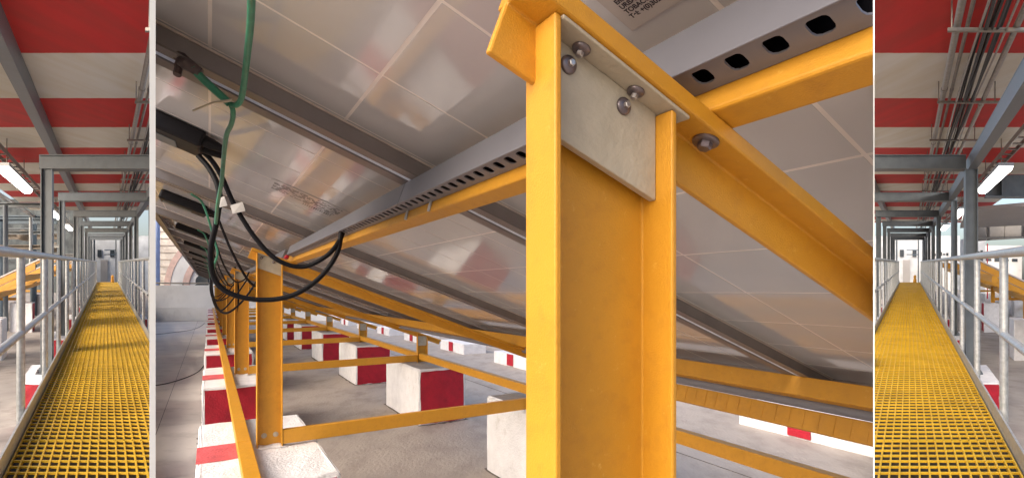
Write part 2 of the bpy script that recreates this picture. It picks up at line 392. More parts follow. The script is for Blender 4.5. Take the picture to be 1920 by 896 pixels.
# tie beams along both rows
def along(s0, s1, c0, c1, z0, z1, label, group, name='tie_beam', mt='yellow'):
    return tag(MB().box(S, s0, s1, c0, c1, z0, z1).build(name, mt, clip=CEN, bevel=.004), label, 'beam', group)
seg = [(1.2, POSTS[1] - .05)] + [(POSTS[i] - .046, POSTS[i + 1] - .05) for i in range(1, 10)]
for k, (a, b) in enumerate(seg):
    along(a, b, .195, .298, BT + .006, BT + .085, '%s length of the flat yellow beam lying along the tall post blocks' % ORD[k], 'beam lengths along the tall post row')
for k in range(0, 9):
    along(POSTS[k] + .01, POSTS[k + 1] - .07, CS0 + .02, CS0 + .10, BT + .06, BT + .17, '%s yellow tie length linking the short posts along the low edge' % ORD[k], 'tie lengths along the short post row')

# purlins
def purlin(q0, q1, n0, n1, s0, s1, label, mt='yellow', bev=.006, name='purlin'):
    m = MB().box(T, s0, s1, q0, q1, n0, n1)
    return tag(m.build(name, mt, clip=CEN, bevel=bev, seg=3), label, 'beam')
purlin(.639, .693, .0015, .112, -.4, 46, 'long yellow purlin under the cable trunking near the high edge of the panels')
lowp = purlin(3.05, 3.17, .0015, .112, -.4, 46, 'yellow purlin along the low edge of the solar panels')
# grey tube and ribbed beam under the low purlin
m = MB().tube([T(-.4, 3.19, -.015), T(46, 3.19, -.015)], .032, 12)
tag(m.build('conduit', 'pvc', clip=CEN, smooth=True), 'grey conduit tube running just below the low edge purlin', 'conduit')
r = thing('ribbed_beam', T(2, 3.3, -.1), 'yellow ribbed beam below the grey conduit at the low edge', 'beam')
MB().box(T, -.4, POSTS[1] - .1, 3.22, 3.27, -.165, -.045).build('beam', 'yellow', r, clip=CEN, bevel=.004)
for k in range(44):
    s_ = .9 + k * .085
    MB().box(T, s_, s_ + .0815, 3.2175, 3.2195, -.160, -.05).build('rib', 'yellow', r, clip=CEN)

# cable trunking: lid, slotted side
r = thing('cable_trunking', T(1.7, .61, .035), 'grey plastic slotted cable trunking fixed along the yellow purlin', 'cable trunking')
q0, q1, n0, n1 = .586, .638, .036, .112
MB().box(T, -.2, 1.698, q0 - .004, q0, n0 - .004, n1).build('lid', 'pvc', r, clip=CEN, bevel=.0015)
MB().box(T, 1.703, 4.62, q0 - .004, q0, n0 - .004, n1).build('lid', 'pvc', r, clip=CEN, bevel=.0015)
m = MB()
m.box(T, -.2, 4.62, q0 + .0005, q0 + .009, n0, n0 + .003); m.box(T, -.2, 4.62, q1 - .015, q1 - .0005, n0, n0 + .003)
x = -.2
while x < 4.62:
    qa, qb = q0 + .009, q1 - .015; h = .0055
    pts = [(x - h, qa), (x + .026 + h, qa), (x + .026 + h * .3, qa + h * .4), (x + .026, qa + h * 1.2), (x + .026, qb - h * 1.6), (x + .026 + h * .4, qb - h * .5), (x + .026 + h * 1.4, qb), (x - h * 1.4, qb), (x - h * .4, qb - h * .5), (x, qb - h * 1.6), (x, qa + h * 1.2), (x - h * .3, qa + h * .4)]
    m.prism([T(a, q, n0) for a, q in pts], [T(a, q, n0 + .003) for a, q in pts]); x += .052
m.build('slotted_side', 'pvc', r, clip=CEN)
MB().box(T, -.2, 4.62, q0 + .001, q1 - .001, n1 - .004, n1 - .001).add([], []).build('back', 'blackbox', r, clip=CEN)
MB().box(T, -.2, 4.62, q1 - .003, q1 - .0005, n0 + .0035, n1 - .005).build('inner_side', 'blackbox', r, clip=CEN)
r = thing('cable_trunking', T(9, .61, .035), 'grey cable trunking continuing past the second tall post', 'cable trunking')
MB().box(T, 4.95, 40, q0, q1, n0, n1).build('channel', 'pvc', r, clip=CEN, bevel=.002)

# ------------------------------------------------------------------ panels
NP = .185                                     # glass level
PW = 2.2; SF = 1.657
Q0 = (-.48) / cb - .06; QL = 3.93
CELL = .3875
qlines = [(.013 / cb - .05) + .366 * k for k in range(-2, 12)]
qlines = [ -.40 + .366 * k for k in range(0, 12)]
# calibrate the cell lines on two seen crossings
sx, qx = ray_plane(715, 140, NP); sy, qy = ray_plane(825, 10, NP)
qoff = qx % CELL
cellmesh = {}
def cell_mesh(ws, wq):
    key = (round(ws, 4), round(wq, 4))
    if key not in cellmesh:
        me = bpy.data.meshes.new('cell'); hx, hy = ws / 2, wq / 2
        me.from_pydata([(-hx, -hy, -.0007), (hx, -hy, -.0007), (hx, hy, -.0007), (-hx, hy, -.0007), (-hx, -hy, 0), (hx, -hy, 0), (hx, hy, 0), (-hx, hy, 0)], [],
                       [(3, 2, 1, 0), (4, 5, 6, 7), (0, 1, 5, 4), (1, 2, 6, 5), (2, 3, 7, 6), (3, 0, 4, 7)])
        me.materials.append(M['cell']); cellmesh[key] = me
    return cellmesh[key]
e_s = (T(1, 0, 0) - T(0, 0, 0)).normalized(); e_q = (T(0, 1, 0) - T(0, 0, 0)).normalized(); e_n = (T(0, 0, 1) - T(0, 0, 0)).normalized()
ROT = Matrix((e_s, -e_q, e_n)).transposed() if e_s.cross(e_q).dot(e_n) < 0 else Matrix((e_s, e_q, e_n)).transposed()
def inside(p, eps=.0): return all((p - co).dot(no) <= eps for co, no in CEN)
QA, QB = Q0, 3.36
GAP = .0098
NPAN = 14
ncell = 0
for k in range(-5, NPAN):
    s0, s1 = SF + PW * (k - 1), SF + PW * k          # near end, far end
    if k < 0: lab = 'unseen solar panel added behind the viewer to shade the array, %s' % ('%s one back' % ORD[-k])
    elif k == 0: lab = 'nearest grey solar panel filling the top of the view'
    else: lab = '%s solar panel back along the receding underside of the array' % ORD[k]
    CL = [] if k < 0 else CEN  # unseen panels added behind the viewer stay uncut, to block light
    r = thing('solar_panel', T((s0 + s1) / 2, 1.4, NP), lab, 'solar panel', 'solar panels of the array')
    a, b = s0 + .024, s1 - .015
    MB().box(T, a, b, QA, QB, NP, NP + .006).build('backing', 'back', r, clip=CL)
    if k < 0: continue
    # cells
    cw = .374
    soff = (sx - a - .05) % cw if k == 0 else 0
    slines = sorted(set([a] + [a + .05 + soff + cw * j for j in range(0, 7) if a < a + .05 + soff + cw * j < b - .01] + [b]))
    ql = [QA] + [qoff + CELL * j for j in range(-4, 14) if QA + .03 < qoff + CELL * j < QB - .03] + [QB]
    far = MB()
    for i in range(len(slines) - 1):
        for j in range(len(ql) - 1):
            sA, sB, qA, qB = slines[i] + GAP / 2, slines[i + 1] - GAP / 2, ql[j] + GAP / 2, ql[j + 1] - GAP / 2
            if sB - sA < .01 or qB - qA < .01: continue
            cs = [T(x, y, NP) for x in (sA, sB) for y in (qA, qB)]
            if not any(inside(p) for p in cs) and k < 3: continue
            if k in (0, 1, 2, 3) and all(inside(p) for p in cs):
                o = bpy.data.objects.new('cell', cell_mesh(sB - sA, qB - qA)); C.objects.link(o)
                o.matrix_basis = Matrix.Translation(T((sA + sB) / 2, (qA + qB) / 2, NP - .0002)) @ ROT.to_4x4()
                attach(o, r); ncell += 1
            elif k in (0, 1, 2, 3):
                if MB().box(T, sA, sB, qA, qB, NP - .0009, NP - .0002).build('cell', 'cell', r, clip=CEN): ncell += 1
            else:
                far.box(T, sA, sB, qA, qB, NP - .0009, NP - .0002)
    if far.v: tag(far.build('cells', 'cell', r, clip=CEN), kind='stuff')
    # frame: near member deeper, far member with a wide flange, top and bottom ends
    nb = .1125
    MB().box(T, b - .052, b, QA, QB, nb, nb + .005).build('frame_flange', 'alu_dark', r, clip=CL)
    MB().box(T, b - .016, b - .008, QA, QB, nb + .0055, NP - .0095).build('frame_side', 'alu', r, clip=CL)
    MB().box(T, b - .021, b - .008, QA, QB, NP - .009, NP - .0026).build('frame_lip', 'alu_lip', r, clip=CL)
    MB().box(T, a, a + .005, QA, QB, nb + .0055, NP - .0005).build('frame_rail', 'alu_skylit', r, clip=CL)
    MB().box(T, a, a + .060, QA, QB, nb, nb + .005).build('frame_flange', 'alu_dark', r, clip=CL)
    MB().box(T, a + .061, b - .053, QA, QA + .06, nb, nb + .004).build('frame_flange', 'alu', r, clip=CEN)
    MB().box(T, a, b, QA - .006, QA - .001, nb - .004, NP + .008).build('frame_side', 'alu', r, clip=CEN)
    MB().box(T, a, b, QB + .001, QB + .006, nb - .004, NP + .008).build('frame_side', 'alu', r, clip=CEN)
print('cells', ncell)

# stickers on the panel undersides
def text_on(lines, px, py, size, parent, dirs, lead):
    s_, q_ = ray_plane(px, py, NP - .003)
    dx, dy = dirs
    for i, (t, off) in enumerate(lines):
        cu = bpy.data.curves.new('txt', 'FONT'); cu.body = t; cu.size = size; cu.align_x = 'LEFT'
        tmp = bpy.data.objects.new('txt', cu); C.objects.link(tmp)
        dg = bpy.context.evaluated_depsgraph_get(); me = bpy.data.meshes.new_from_object(tmp.evaluated_get(dg))
        bpy.data.objects.remove(tmp)
        nn = dx.cross(dy)
        base = T(s_, q_, NP - .0046) - dy * (lead * i) + dx * off
        mtx = Matrix((dx, dy, nn)).transposed().to_4x4()
        for v in me.vertices: v.co = base + mtx.to_3x3() @ v.co
        me.materials.clear(); me.materials.append(M['ink'])
        o = bpy.data.objects.new('lettering', me); C.objects.link(o); attach(o, parent)
s_, q_ = ray_plane(1186, 34, NP - .003)
st = thing('panel_sticker', T(s_ - .1, q_ - .05, NP - .003), 'clear printed sticker with dark address lettering on the nearest panel', 'sticker')
MB().box(T, s_ - .30, s_ + .02, q_ - .19, q_ + .02, NP - .0040, NP - .0030).build('film', 'sticker', st, clip=CEN)
H = .0125
# first line sits at the top; start two lines higher
dxt, dyt = -e_s, -e_q
base_lines = [('with any', 0), ('This unit p', 0), ('Enter glass', .0), ('URBAN SOLAR LTD', 0), ('TOBACCO HOUSE, Fir', 0), ('Tel: +(0)302709 199, Fax', 0)]
def text_block():
    for i, (t, off) in enumerate(base_lines):
        cu = bpy.data.curves.new('txt', 'FONT'); cu.body = t; cu.size = H; cu.offset = .0004
        tmp = bpy.data.objects.new('txt', cu); C.objects.link(tmp)
        dg = bpy.context.evaluated_depsgraph_get(); me = bpy.data.meshes.new_from_object(tmp.evaluated_get(dg))
        bpy.data.objects.remove(tmp)
        base = T(s_, q_, NP - .0046) + dyt * (H * .95 * (len(base_lines) - 1 - i))
        nn = dxt.cross(dyt)
        for v in me.vertices: v.co = base + dxt * v.co.x + dyt * v.co.y + nn * v.co.z
        me.materials.clear(); me.materials.append(M['ink'])
        o = bpy.data.objects.new('lettering', me); C.objects.link(o); attach(o, st)
text_block()
s2_, q2_ = ray_plane(575, 375, NP - .003)
st2 = thing('panel_sticker', T(s2_, q2_, NP - .003), 'white rating sticker with fine rows of print on the second panel', 'sticker')
MB().box(T, s2_ - .15, s2_ + .16, q2_ - .20, q2_ + .20, NP - .0040, NP - .0030).build('film', 'cell', st2, clip=CEN)
m = MB()
for i in range(9):
    x = q2_ - .18
    while x < q2_ + .17:
        wd = random.uniform(.01, .04)
        if random.random() < .75: m.box(T, s2_ - .11 + i * .022, s2_ - .11 + i * .022 + .008, x, min(x + wd, q2_ + .18), NP - .0046, NP - .0041)
        x += wd + .008
for i in range(14):
    m.box(T, s2_ + .10, s2_ + .145, q2_ + .0 + i * .012, q2_ + i * .012 + random.choice((.003, .006)), NP - .0046, NP - .0041)
m.build('print', 'ink', st2, clip=CEN)

# ------------------------------------------------------------------ junction boxes and cables
def jbox(k):
    s = 2.6 + PW * k
    lab = ('%s black junction box under the panels, with two cable glands' % ORD[k])
    r = thing('junction_box', T(s, -.2, NP - .01), lab, 'junction box', 'junction boxes under the solar panels')
    MB().box(T, s - .11, s + .11, -.40, -.075, NP - .075, NP - .003).build('box', 'blackbox', r, clip=CEN, bevel=.012)
    MB().box(T, s - .03, s + .09, -.37, -.17, NP - .079, NP - .0755).build('cover', 'steel', r, clip=CEN, bevel=.003)
    for off in (-.07, .05):
        MB().tube([T(s + off, -.08, NP - .035), T(s + off, -.045, NP - .035), T(s + off, -.0, NP - .035)], [.026, .024, .016], 12).build('cable_gland', 'blackbox', r, clip=CEN, smooth=True)
    return s
for k in range(0, 9): jbox(k)

def cable(pts, r, name, mt, label, cat='cable', n=10, k=8):
    return tag(MB().tube(spline(pts, k), r, n).build(name, mt, smooth=True, clip=CEN), label, cat)
Yc = 2.42
def pl(lst): return [PX(a, b, y) for a, b, y in lst]
c1 = cable(pl([(376, 281, 2.27), (396, 300, 2.3), (415, 330, 2.33), (440, 385, 2.38), (478, 445, 2.42), (520, 487, 2.45), (568, 500, 2.5), (612, 480, 2.52), (636, 452, 2.55), (645, 430, 2.58)]), .0115, 'cable', 'black', 'black cable swooping in the shorter loop from junction box to trunking')
c2 = cable(pl([(372, 292, 2.2), (395, 320, 2.2), (411, 360, 2.2), (407, 410, 2.22), (395, 470, 2.25), (402, 522, 2.3), (432, 550, 2.34), (490, 562, 2.4), (550, 553, 2.45), (600, 520, 2.5), (632, 475, 2.54), (641, 430, 2.56)]), .0120, 'cable', 'black', 'black cable hanging in the longest loop down past the posts')
for (x, y, yy, w_, h_, lb) in ((420, 380, 2.2, .035, .04, 'white paper tag folded round the longer black cable'), (449, 391, 2.38, .06, .042, 'white paper tag folded round the shorter black cable')):
    p = PX(x, y, yy); u = Vector((.95, 0, .25)).normalized(); v = Vector((-.25, 0, .95)).normalized(); nn = Vector((0, -1, 0))
    lo = [p - u * w_ / 2 - v * h_ / 2 + nn * .014, p + u * w_ / 2 - v * h_ / 2 + nn * .010, p + u * w_ / 2 + v * h_ / 2 + nn * .016, p - u * w_ / 2 + v * h_ / 2 + nn * .014]
    tag(MB().prism(lo, [q + nn * .002 for q in lo]).build('cable_tag', 'tie', clip=CEN), lb, 'tag')
# further, smaller cables from the following boxes
for k in range(1, 7):
    s = 2.6 + PW * k
    p0 = T(s - .05, -.0, NP - .035); e = S(s + 1.3, .50, .27)
    if k == 1: e = S(POSTS[1] + .3, .56, .20)
    pts = [p0, p0.lerp(e, .25) + Vector((0, 0, -.22)), p0.lerp(e, .55) + Vector((0, 0, -.30 - .04 * (k % 2))), p0.lerp(e, .85) + Vector((0, 0, -.16)), e]
    cable(pts, .011, 'cable', 'black', 'thin black cable sagging from the %s junction box' % ORD[k], k=6, n=6)
    pts = [T(s + .05, 0, NP - .035), S(s + .3, .02, .02), S(s + .7, .12, -.16 - .05 * (k % 3)), S(s + 1.1, .30, -.10), S(s + 1.2, .48, .18)]
    cable(pts, .011, 'cable', 'black', 'lower looping black cable below the %s junction box' % ORD[k], k=6, n=6)
cable(pl([(440, 500, 7.9), (446, 530, 7.9), (447, 560, 7.9), (444, 600, 7.9), (443, 640, 7.9)]), .014, 'cable', 'black', 'black cable hanging straight down beside the third tall post', n=6)

# green earth wire and lug
gy = 1.50
cable(pl([(472, -40, .86), (470, 40, 1.02), (464, 100, 1.15), (457, 160, 1.28), (452, 186, 1.34), (444, 197, 1.36), (434, 197, 1.37)]), [.0075] * 49, 'earth_wire', 'green', 'thick green earth wire hanging down from the top of the view', 'wire')
cable(pl([(431, 193, 1.37), (437, 210, 1.39), (434, 232, 1.44), (424, 256, 1.52), (419, 300, 1.66), (415, 345, 1.8), (408, 385, 2.0), (404, 430, 2.3)]), .0068, 'earth_wire', 'green', 'thin green earth wire trailing down beside the black cables', 'wire')
cable(pl([(362, 126, 1.33), (372, 140, 1.34), (398, 165, 1.36), (430, 194, 1.37)]), .0105, 'earth_wire', 'green', 'short stout green wire tail running up to the frame lug', 'wire')
m = MB(); lg = thing('earth_lug', PX(345, 118, 1.36), 'dark metal earth lug bolted to the nearest panel frame', 'lug')
MB().tube(pl([(340, 116, 1.34), (352, 121, 1.33), (376, 138, 1.34), (394, 138, 1.34)][:3]), [.014, .017, .013], 10).build('barrel', 'greydark', lg, clip=CEN, smooth=True)
MB().lathe(PX(341, 108, 1.36), (0, -.5, -1), [(.020, 0), (.020, .006), (.010, .008), (.010, .035)], 8).build('bolt', 'greydark', lg, clip=CEN)
MB().lathe(PX(335, 128, 1.34), (0, -.3, -1), [(.010, 0), (.010, .022)], 8).build('bolt_end', 'greydark', lg, clip=CEN)
MB().tube(pl([(436, 188, 1.35), (424, 190, 1.35), (400, 192, 1.35), (362, 208, 1.36)]), [.004, .004, .003, .003], 6).build('wire_tie', 'plate', clip=CEN)
tag(bpy.data.objects['wire_tie'], 'pale cable tie knotted round the green wires', 'cable tie')
for k in range(1, 7):
    s = SF + PW * k
    pts = [T(s - .06, -.14, .098), T(s + .0, -.06, .07), S(s + .14, .03, .36 - .012 * k), S(s + .17, .05, .25), S(s + .3, .02, .16)]
    cable(pts, .007, 'earth_wire', 'green', 'thin green earth wire hanging at the %s panel joint' % ORD[k], 'wire', n=6, k=5)

# white ties on the purlin
for x, y, lb in ((757, 400, 'white cable tie on the yellow purlin, the left one of two'), (796, 381, 'white cable tie on the yellow purlin, the right one of two')):
    s_t, q_t = ray_plane(x, y, .02)
    r = thing('cable_tie', T(s_t, .636, .03), lb, 'cable tie')
    MB().tube([T(s_t, .632, .045), T(s_t, .634, .02), T(s_t, .637, .002)], [.002, .005, .006], 8).build('head', 'tie', r, smooth=True)
tag(MB().box(T, 4.56, 4.66, .575, .60, .002, .03).build('red_clip', 'red', clip=CEN, bevel=.004), 'small red clip at the end of the trunking by the second post', 'clip')

# cables on the deck at the left
def deckline(pts, label):
    P = [Vector(((a - 960) * (EZ * F / (b - HZ)) / F, EZ * F / (b - HZ), .014)) for a, b in pts]
    return tag(MB().tube(spline(P, 8), .013, 6).build('deck_cable', 'black', smooth=True, clip=CEN), label, 'cable')
deckline([(270, 727), (315, 719), (350, 708), (372, 697), (384, 684)], 'black cable lying on the deck, the nearer of two')
deckline([(270, 630), (320, 624), (352, 620), (372, 614), (384, 606)], 'thin black cable lying on the deck near the parapet')

o = MB().box(S, 1.5, 44, -3.4, -.09, GR - .02, GR + .005).build('lit_deck_strip', 'lit_deck', clip=CEN); tag(o, kind='structure')  # added sheet: pale ground residue plus brighter light put into its colour
for i, (s0_, s1_, c0_, c1_) in enumerate([(1, 60, -.72, -.712), (1, 60, 5.6, 5.607)]):
    MB().box(S, s0_, s1_, c0_, c1_, GR - .01, GR + .0065).build('deck_joint', 'grime', g, clip=CEN)
# low striped kerb blocks beyond the array
for k in range(0, 9):
    sc_ = 4.35 + 4.3 * k
    o = MB().box(S, sc_ - 1.05, sc_ + 1.05, 7.7, 8.6, GR - .02, GR + .36).build('kerb_block', 'white', clip=CEN, bevel=.03, rough=.005)
    if o is None: continue
    tag(o, 'low white kerb block with a red stripe beyond the array, %s along' % ORD[k], 'kerb block', 'low kerb blocks beyond the array')
    MB().box(S, sc_ - .16, sc_ + .19, 7.672, 7.685, GR + .03, GR + .365).build('painted_stripe', 'red', o, clip=CEN)
    o = MB().box(S, sc_ - .55, sc_ + 1.35, 11.9, 12.8, GR - .02, GR + .93).build('kerb_block', ['red', 'white'], clip=CEN, bevel=.03, rough=.005)
    tag(o, 'far red block of the next array, %s along its row' % ORD[k], 'concrete block', 'far blocks of the next array')

# ------------------------------------------------------------------ parapet and building at the left
tag(MB().box(W3, -34, -8, 38.6, 39.0, 0, EZ + .42).build('parapet_wall', 'parapet', clip=CEN, rough=.01), 'white painted parapet wall across the end of the deck', 'wall')
pw = bpy.data.objects['parapet_wall']
MB().box(W3, -34, -8, 38.3, 38.585, 0, 1.0).build('ledge', 'parapet', pw, clip=CEN)
rl = thing('parapet_pipe', (-26, 38.8, EZ + .55), 'thin grey pipe rail running above the white parapet', 'pipe')
MB().tube([(-34, 38.7, EZ + .62), (-8, 38.7, EZ + .50)], .06, 8).build('pipe', 'conduit', rl, clip=CEN)
for x in (-27.0, -25.2):
    MB().box(W3, x, x + .06, 38.72, 38.78, EZ + .42, EZ + .56).build('stand', 'conduit', rl, clip=CEN)
bd = thing('old_building', (-35, 52, 0), 'cream brick building with pink arch bands beyond the parapet', 'building')
MB().box(W3, -60, -34.1, 52, 60, 0, EZ + 14).build('wall', 'facade', bd, clip=CEN)
for i in range(18):
    z = EZ + .3 + i * .72
    MB().box(W3, -60, -34.1, 51.93, 51.985, z, z + .06).build('brick_course', 'facadebr', bd, clip=CEN)
def arch(cx, z0, r0, r1, y, name, mt, parent, a0=0, a1=180, n=18):
    m = MB()
    for i in range(n):
        t0, t1 = math.radians(a0 + (a1 - a0) * i / n), math.radians(a0 + (a1 - a0) * (i + 1) / n)
        pts = [(cx + r * math.cos(t), y, z0 + r * math.sin(t)) for r, t in ((r0, t0), (r1, t0), (r1, t1), (r0, t1))]
        m.prism(pts, [(a, b + .25, c) for a, b, c in pts])
    return m.build(name, mt, parent, clip=CEN)
ax_ = -28.6
MB().box(W3, -34.0, -20, 50.5, 51.5, 0, EZ + 1.0).build('porch', 'parapet', bd, clip=CEN)
arch(ax_, EZ + .2, 3.3, 3.9, 49.9, 'arch_band', 'pink', bd); arch(ax_, EZ + .2, 3.9, 5.1, 49.95, 'arch_band', 'parapet', bd); arch(ax_, EZ + .2, 5.1, 5.7, 49.9, 'arch_band', 'pink', bd)
arch(ax_, EZ + .2, .02, 3.3, 50.1, 'arch_infill', 'parapet', bd)
for (dx, dz, rr) in ((-1.9, .75, .62), (-1.2, 1.7, .62), (-.2, 2.1, .6), (-2.2, -.1, .6)):
    m = MB().lathe((ax_ + dx, 49.8, EZ + .2 + dz), (0, 1, 0), [(rr, 0), (rr, .25)], 18).build('lobed_opening', 'glass', bd, clip=CEN)
tag(MB().tube([(-33.6, 48, 0), (-33.6, 48, EZ + 7)], .22, 10).build('blue_downpipe', 'blue', clip=CEN, smooth=True), 'tall blue painted pipe standing before the brick building', 'pipe')

# ------------------------------------------------------------------ the two covered walkways at the sides
VY = 492.0
KW = 1.30
def hall(vpx, clip, side):
    kx, kz = (vpx - 960) / F, (HZ - VY) / F
    Q = 1.69
    def Hm(a, D, w_): return Vector((kx * D + a, D, kz * D + w_)) * Q + Vector((0, 0, EZ))
    L = side == 'left'
    SD = 'left' if L else 'right'
    G = ' of the %s walkway' % SD
    FLOOR = -2.15
    def bx(name, mt, a0, a1, D0, D1, w0, w1, parent=None, bevel=0, **kw):
        return MB().box(Hm, a0, a1, D0, D1, w0, w1).build(name, mt, parent, clip=clip, bevel=bevel, **kw)
    def tb(name, mt, pts, r, parent=None, n=10):
        return MB().tube([Hm(*p) for p in pts], r * Q, n).build(name, mt, parent, clip=clip, smooth=True)
    o1 = -11 if L else -3; o2 = 3 if L else 11
    # floor and ceiling
    tag(bx('hall_floor', 'hallfloor', o1 - 6, o2 + 6, 1.5, 60, FLOOR - .03, FLOOR), kind='structure')
    ce = (-3.6, 3) if L else (-3, 3.6)
    tag(bx('ceiling', stripe_mat(5.986 * Q, 1.643 * Q), ce[0], ce[1], 4.55, 24.0 if L else 31.5, 2.47, 2.62), kind='structure')
    # walkway
    wk = thing('walkway', Hm(0, 6, -KW), 'yellow moulded grating walkway with pale kick plates on the %s' % SD, 'walkway')
    aL, aR = -.48 * KW, .53 * KW
    cwid, clen = .0615, .0935
    D = 2.2; panels = 0
    breaks = [2.2, 3.72, 6.9, 10.1, 13.3, 16.5, 19.7, 22.9, 26.1, 29.3, 33.4]
    for bi in range(len(breaks) - 1):
        d0, d1 = breaks[bi] + .008, breaks[bi + 1] - .008
        m = MB(); nb = int(round((aR - aL) / cwid))
        for i in range(nb + 1):
            a = aL + (aR - aL) * i / nb
            m.box(Hm, a - .0056, a + .0056, d0, d1, -KW - .026, -KW)
        nc = int(round((d1 - d0) / clen))
        for j in range(nc + 1):
            dd = d0 + (d1 - d0) * j / nc
            m.box(Hm, aL, aR, max(d0, dd - .0068), min(d1, dd + .0068), -KW - .013, -KW - .0006)
        m.build('grating_panel', 'yellow_grating', wk, clip=clip)
    for sgn, ae in ((-1, aL), (1, aR)):
        a0, a1 = (ae - .035, ae - .018) if sgn < 0 else (ae + .018, ae + .035)
        bx('kick_plate', 'galv', a0, a1, 2.2, 33.4, -KW - .12, -KW + .115, wk)
        bx('side_channel', 'steel', a0 - .02, a1 + .02, 2.2, 33.4, -KW - .26, -KW - .125, wk)
    for j in range(9):
        bx('cross_bearer', 'steel', aL - .05, aR + .05, 3.4 + j * 3.2, 3.5 + j * 3.2, -KW - .24, -KW - .062, wk)
    bx('hole_shade_sheet', 'hole_shade', aL - .01, aR + .01, 2.2, 33.4, -KW - .060, -KW - .041, wk)  # added dark sheet that puts shade into the grating holes
    # guard rails
    for sgn in (-1, 1):
        a = -.70 if sgn < 0 else .755
        gr = thing('guard_rail', Hm(a, 5, -KW), 'galvanised tube guard rail on the %s edge of the %s walkway' % ('left' if sgn < 0 else 'right', SD), 'railing', 'walkway guard rails')
        if tb('top_rail', 'galv', [(a, 2.3, .075), (a, 15, .065), (a, 33.3, .06)], .036, gr, 12) is None: bpy.data.objects.remove(gr); continue
        tb('mid_rail', 'galv', [(a + sgn * -.0, 2.3, -.575), (a, 33.3, -.575)], .027, gr, 12)
        for j in range(19):
            Dp = 4.12 + 1.6 * j if sgn < 0 else 4.05 + 1.6 * j
            if j == 0 and False: continue
            p = tb('rail_post', 'galv', [(a, Dp, -KW - .22), (a, Dp, .06)], .027, gr, 12)
            if p: MB().lathe(Hm(a - sgn * .03, Dp, -.575), (0, -1, .3), [(x_ * Q, y_ * Q) for x_, y_ in [(.012, 0), (.012, .05), (.006, .055)]], 8).build('clamp_bolt', 'galv', p, clip=clip)
    # columns on blocks, cross beams
    HB = 1.345
    Ds = [7.26 + 3.81 * n for n in range(7)]
    cl = [(-.955, -.787), (-1.05, -.93), (-.98, -.84), (-.98, -.85)] + [(-.98, -.86)] * 3
    cr = [(.806, .986), (.93, 1.05), (.80, .93), (.82, .95)] + [(.82, .94)] * 3
    for n, D in enumerate(Ds):
        for sgn, (a0, a1) in ((-1, cl[n]), (1, cr[n])):
            r = thing('steel_column', Hm((a0 + a1) / 2, D, -1.57), '%s grey steel column on the %s side of the %s walkway' % (ORD[n], 'left' if sgn < 0 else 'right', SD), 'column', 'grey columns along the walkways')
            t = .016; dpt = .26
            f = MB(); am = (a0 + a1) / 2
            # I section: web facing the viewer, flanges to the sides
            f.box(Hm, a0, a0 + t, D, D + dpt, -1.57, HB - .002); f.box(Hm, a1 - t, a1, D, D + dpt, -1.57, HB - .002)
            f.box(Hm, a0 + t, a1 - t, D + .03, D + .046, -1.57, HB - .002)
            if f.build('shaft', 'steel', r, clip=clip) is None: bpy.data.objects.remove(r); continue
            bx('base_plate', 'steel', a0 - .06, a1 + .06, D - .08, D + dpt + .08, -1.585, -1.571, r)
            for da, dd in ((-.03, -.05), (.03, dpt + .05)):
                MB().lathe(Hm((a0 if da < 0 else a1) + da, D + dd, -1.57), (0, 0, 1), [(x_ * Q, y_ * Q) for x_, y_ in [(.016, 0), (.016, .02), (.008, .022), (.008, .05)]], 8).build('anchor_bolt', 'bolt', r, clip=clip)
            b = MB().box(Hm, a0 - .22, a1 + .22, D - .58, D + .62, FLOOR - .01, -1.588)
            b.mi = [0, 0, 1, 0, 0, 0]
            o = b.build('footing_block', ['white', 'red'], clip=clip, bevel=.03, rough=.008)
            tag(o, 'white footing block with red front under the %s column, %s side of the %s walkway' % (ORD[n], 'left' if sgn < 0 else 'right', SD), 'concrete block', 'footing blocks of the walkway columns')
        # cross beam: I section seen from the front
        a0, a1 = cl[n][0] - .02, (cr[n][0] + .01 if n == 0 else cr[n][1])
        hb = .20 if n == 0 else .185
        r = thing('cross_beam', Hm(0, D, HB), '%s grey steel beam across the %s walkway' % (ORD[n], SD), 'beam', 'grey beams across the walkways')
        m = MB(); m.box(Hm, a0, a1, D, D + .26, HB, HB + .014); m.box(Hm, a0, a1, D, D + .26, HB + hb - .014, HB + hb); m.box(Hm, a0, a1, D + .02, D + .035, HB + .014, HB + hb - .014)
        m.build('beam', 'steel', r, clip=clip)
    # longitudinal beams
    r = bx('ceiling_beam', 'steel', -1.166, -1.01, 1.5, 35, 2.18, 2.195)
    if r:
        tag(r, 'long grey ceiling beam running the length of the %s walkway' % SD, 'beam')
        bx('web', 'steel', -1.035, -1.012, 1.5, 35, 2.1955, 2.468, r)
    r = bx('side_beam', 'steel', .862, .985, 2.0, 34, 1.362, 1.376)
    if r:
        tag(r, 'long grey side beam over the right columns of the %s walkway' % SD, 'beam')
        bx('web', 'steel', .864, .885, 2.0, 34, 1.3765, 1.535, r); bx('top_flange', 'steel', .862, .985, 2.0, 34, 1.5355, 1.548, r)
    # ceiling services on the right of the walkway
    for (ra, rw, rr, lb) in ((.455, 2.25, .030, 'pale round conduit pipe hung under the ceiling, leftmost'), (.56, 2.28, .017, 'thin round conduit hung next to the leftmost pipe'), (1.01, 2.22, .026, 'round conduit right of the black cable bundle')):
        o = tb('conduit', 'conduit', [(ra, 2.0, rw), (ra, 12, rw), (ra, 34, rw)], rr)
        tag(o, lb + G, 'conduit')
        if o:
            for j in range(5):
                tb('coupling', 'conduit', [(ra, 3.1 + j * 3.0 + ra, rw), (ra, 3.18 + j * 3.0 + ra, rw)], rr * 1.25, o)
    r = thing('cable_bundle', Hm(.78, 6, 2.2), 'bundle of black cables hung under the striped ceiling' + G, 'cable bundle'); got = False
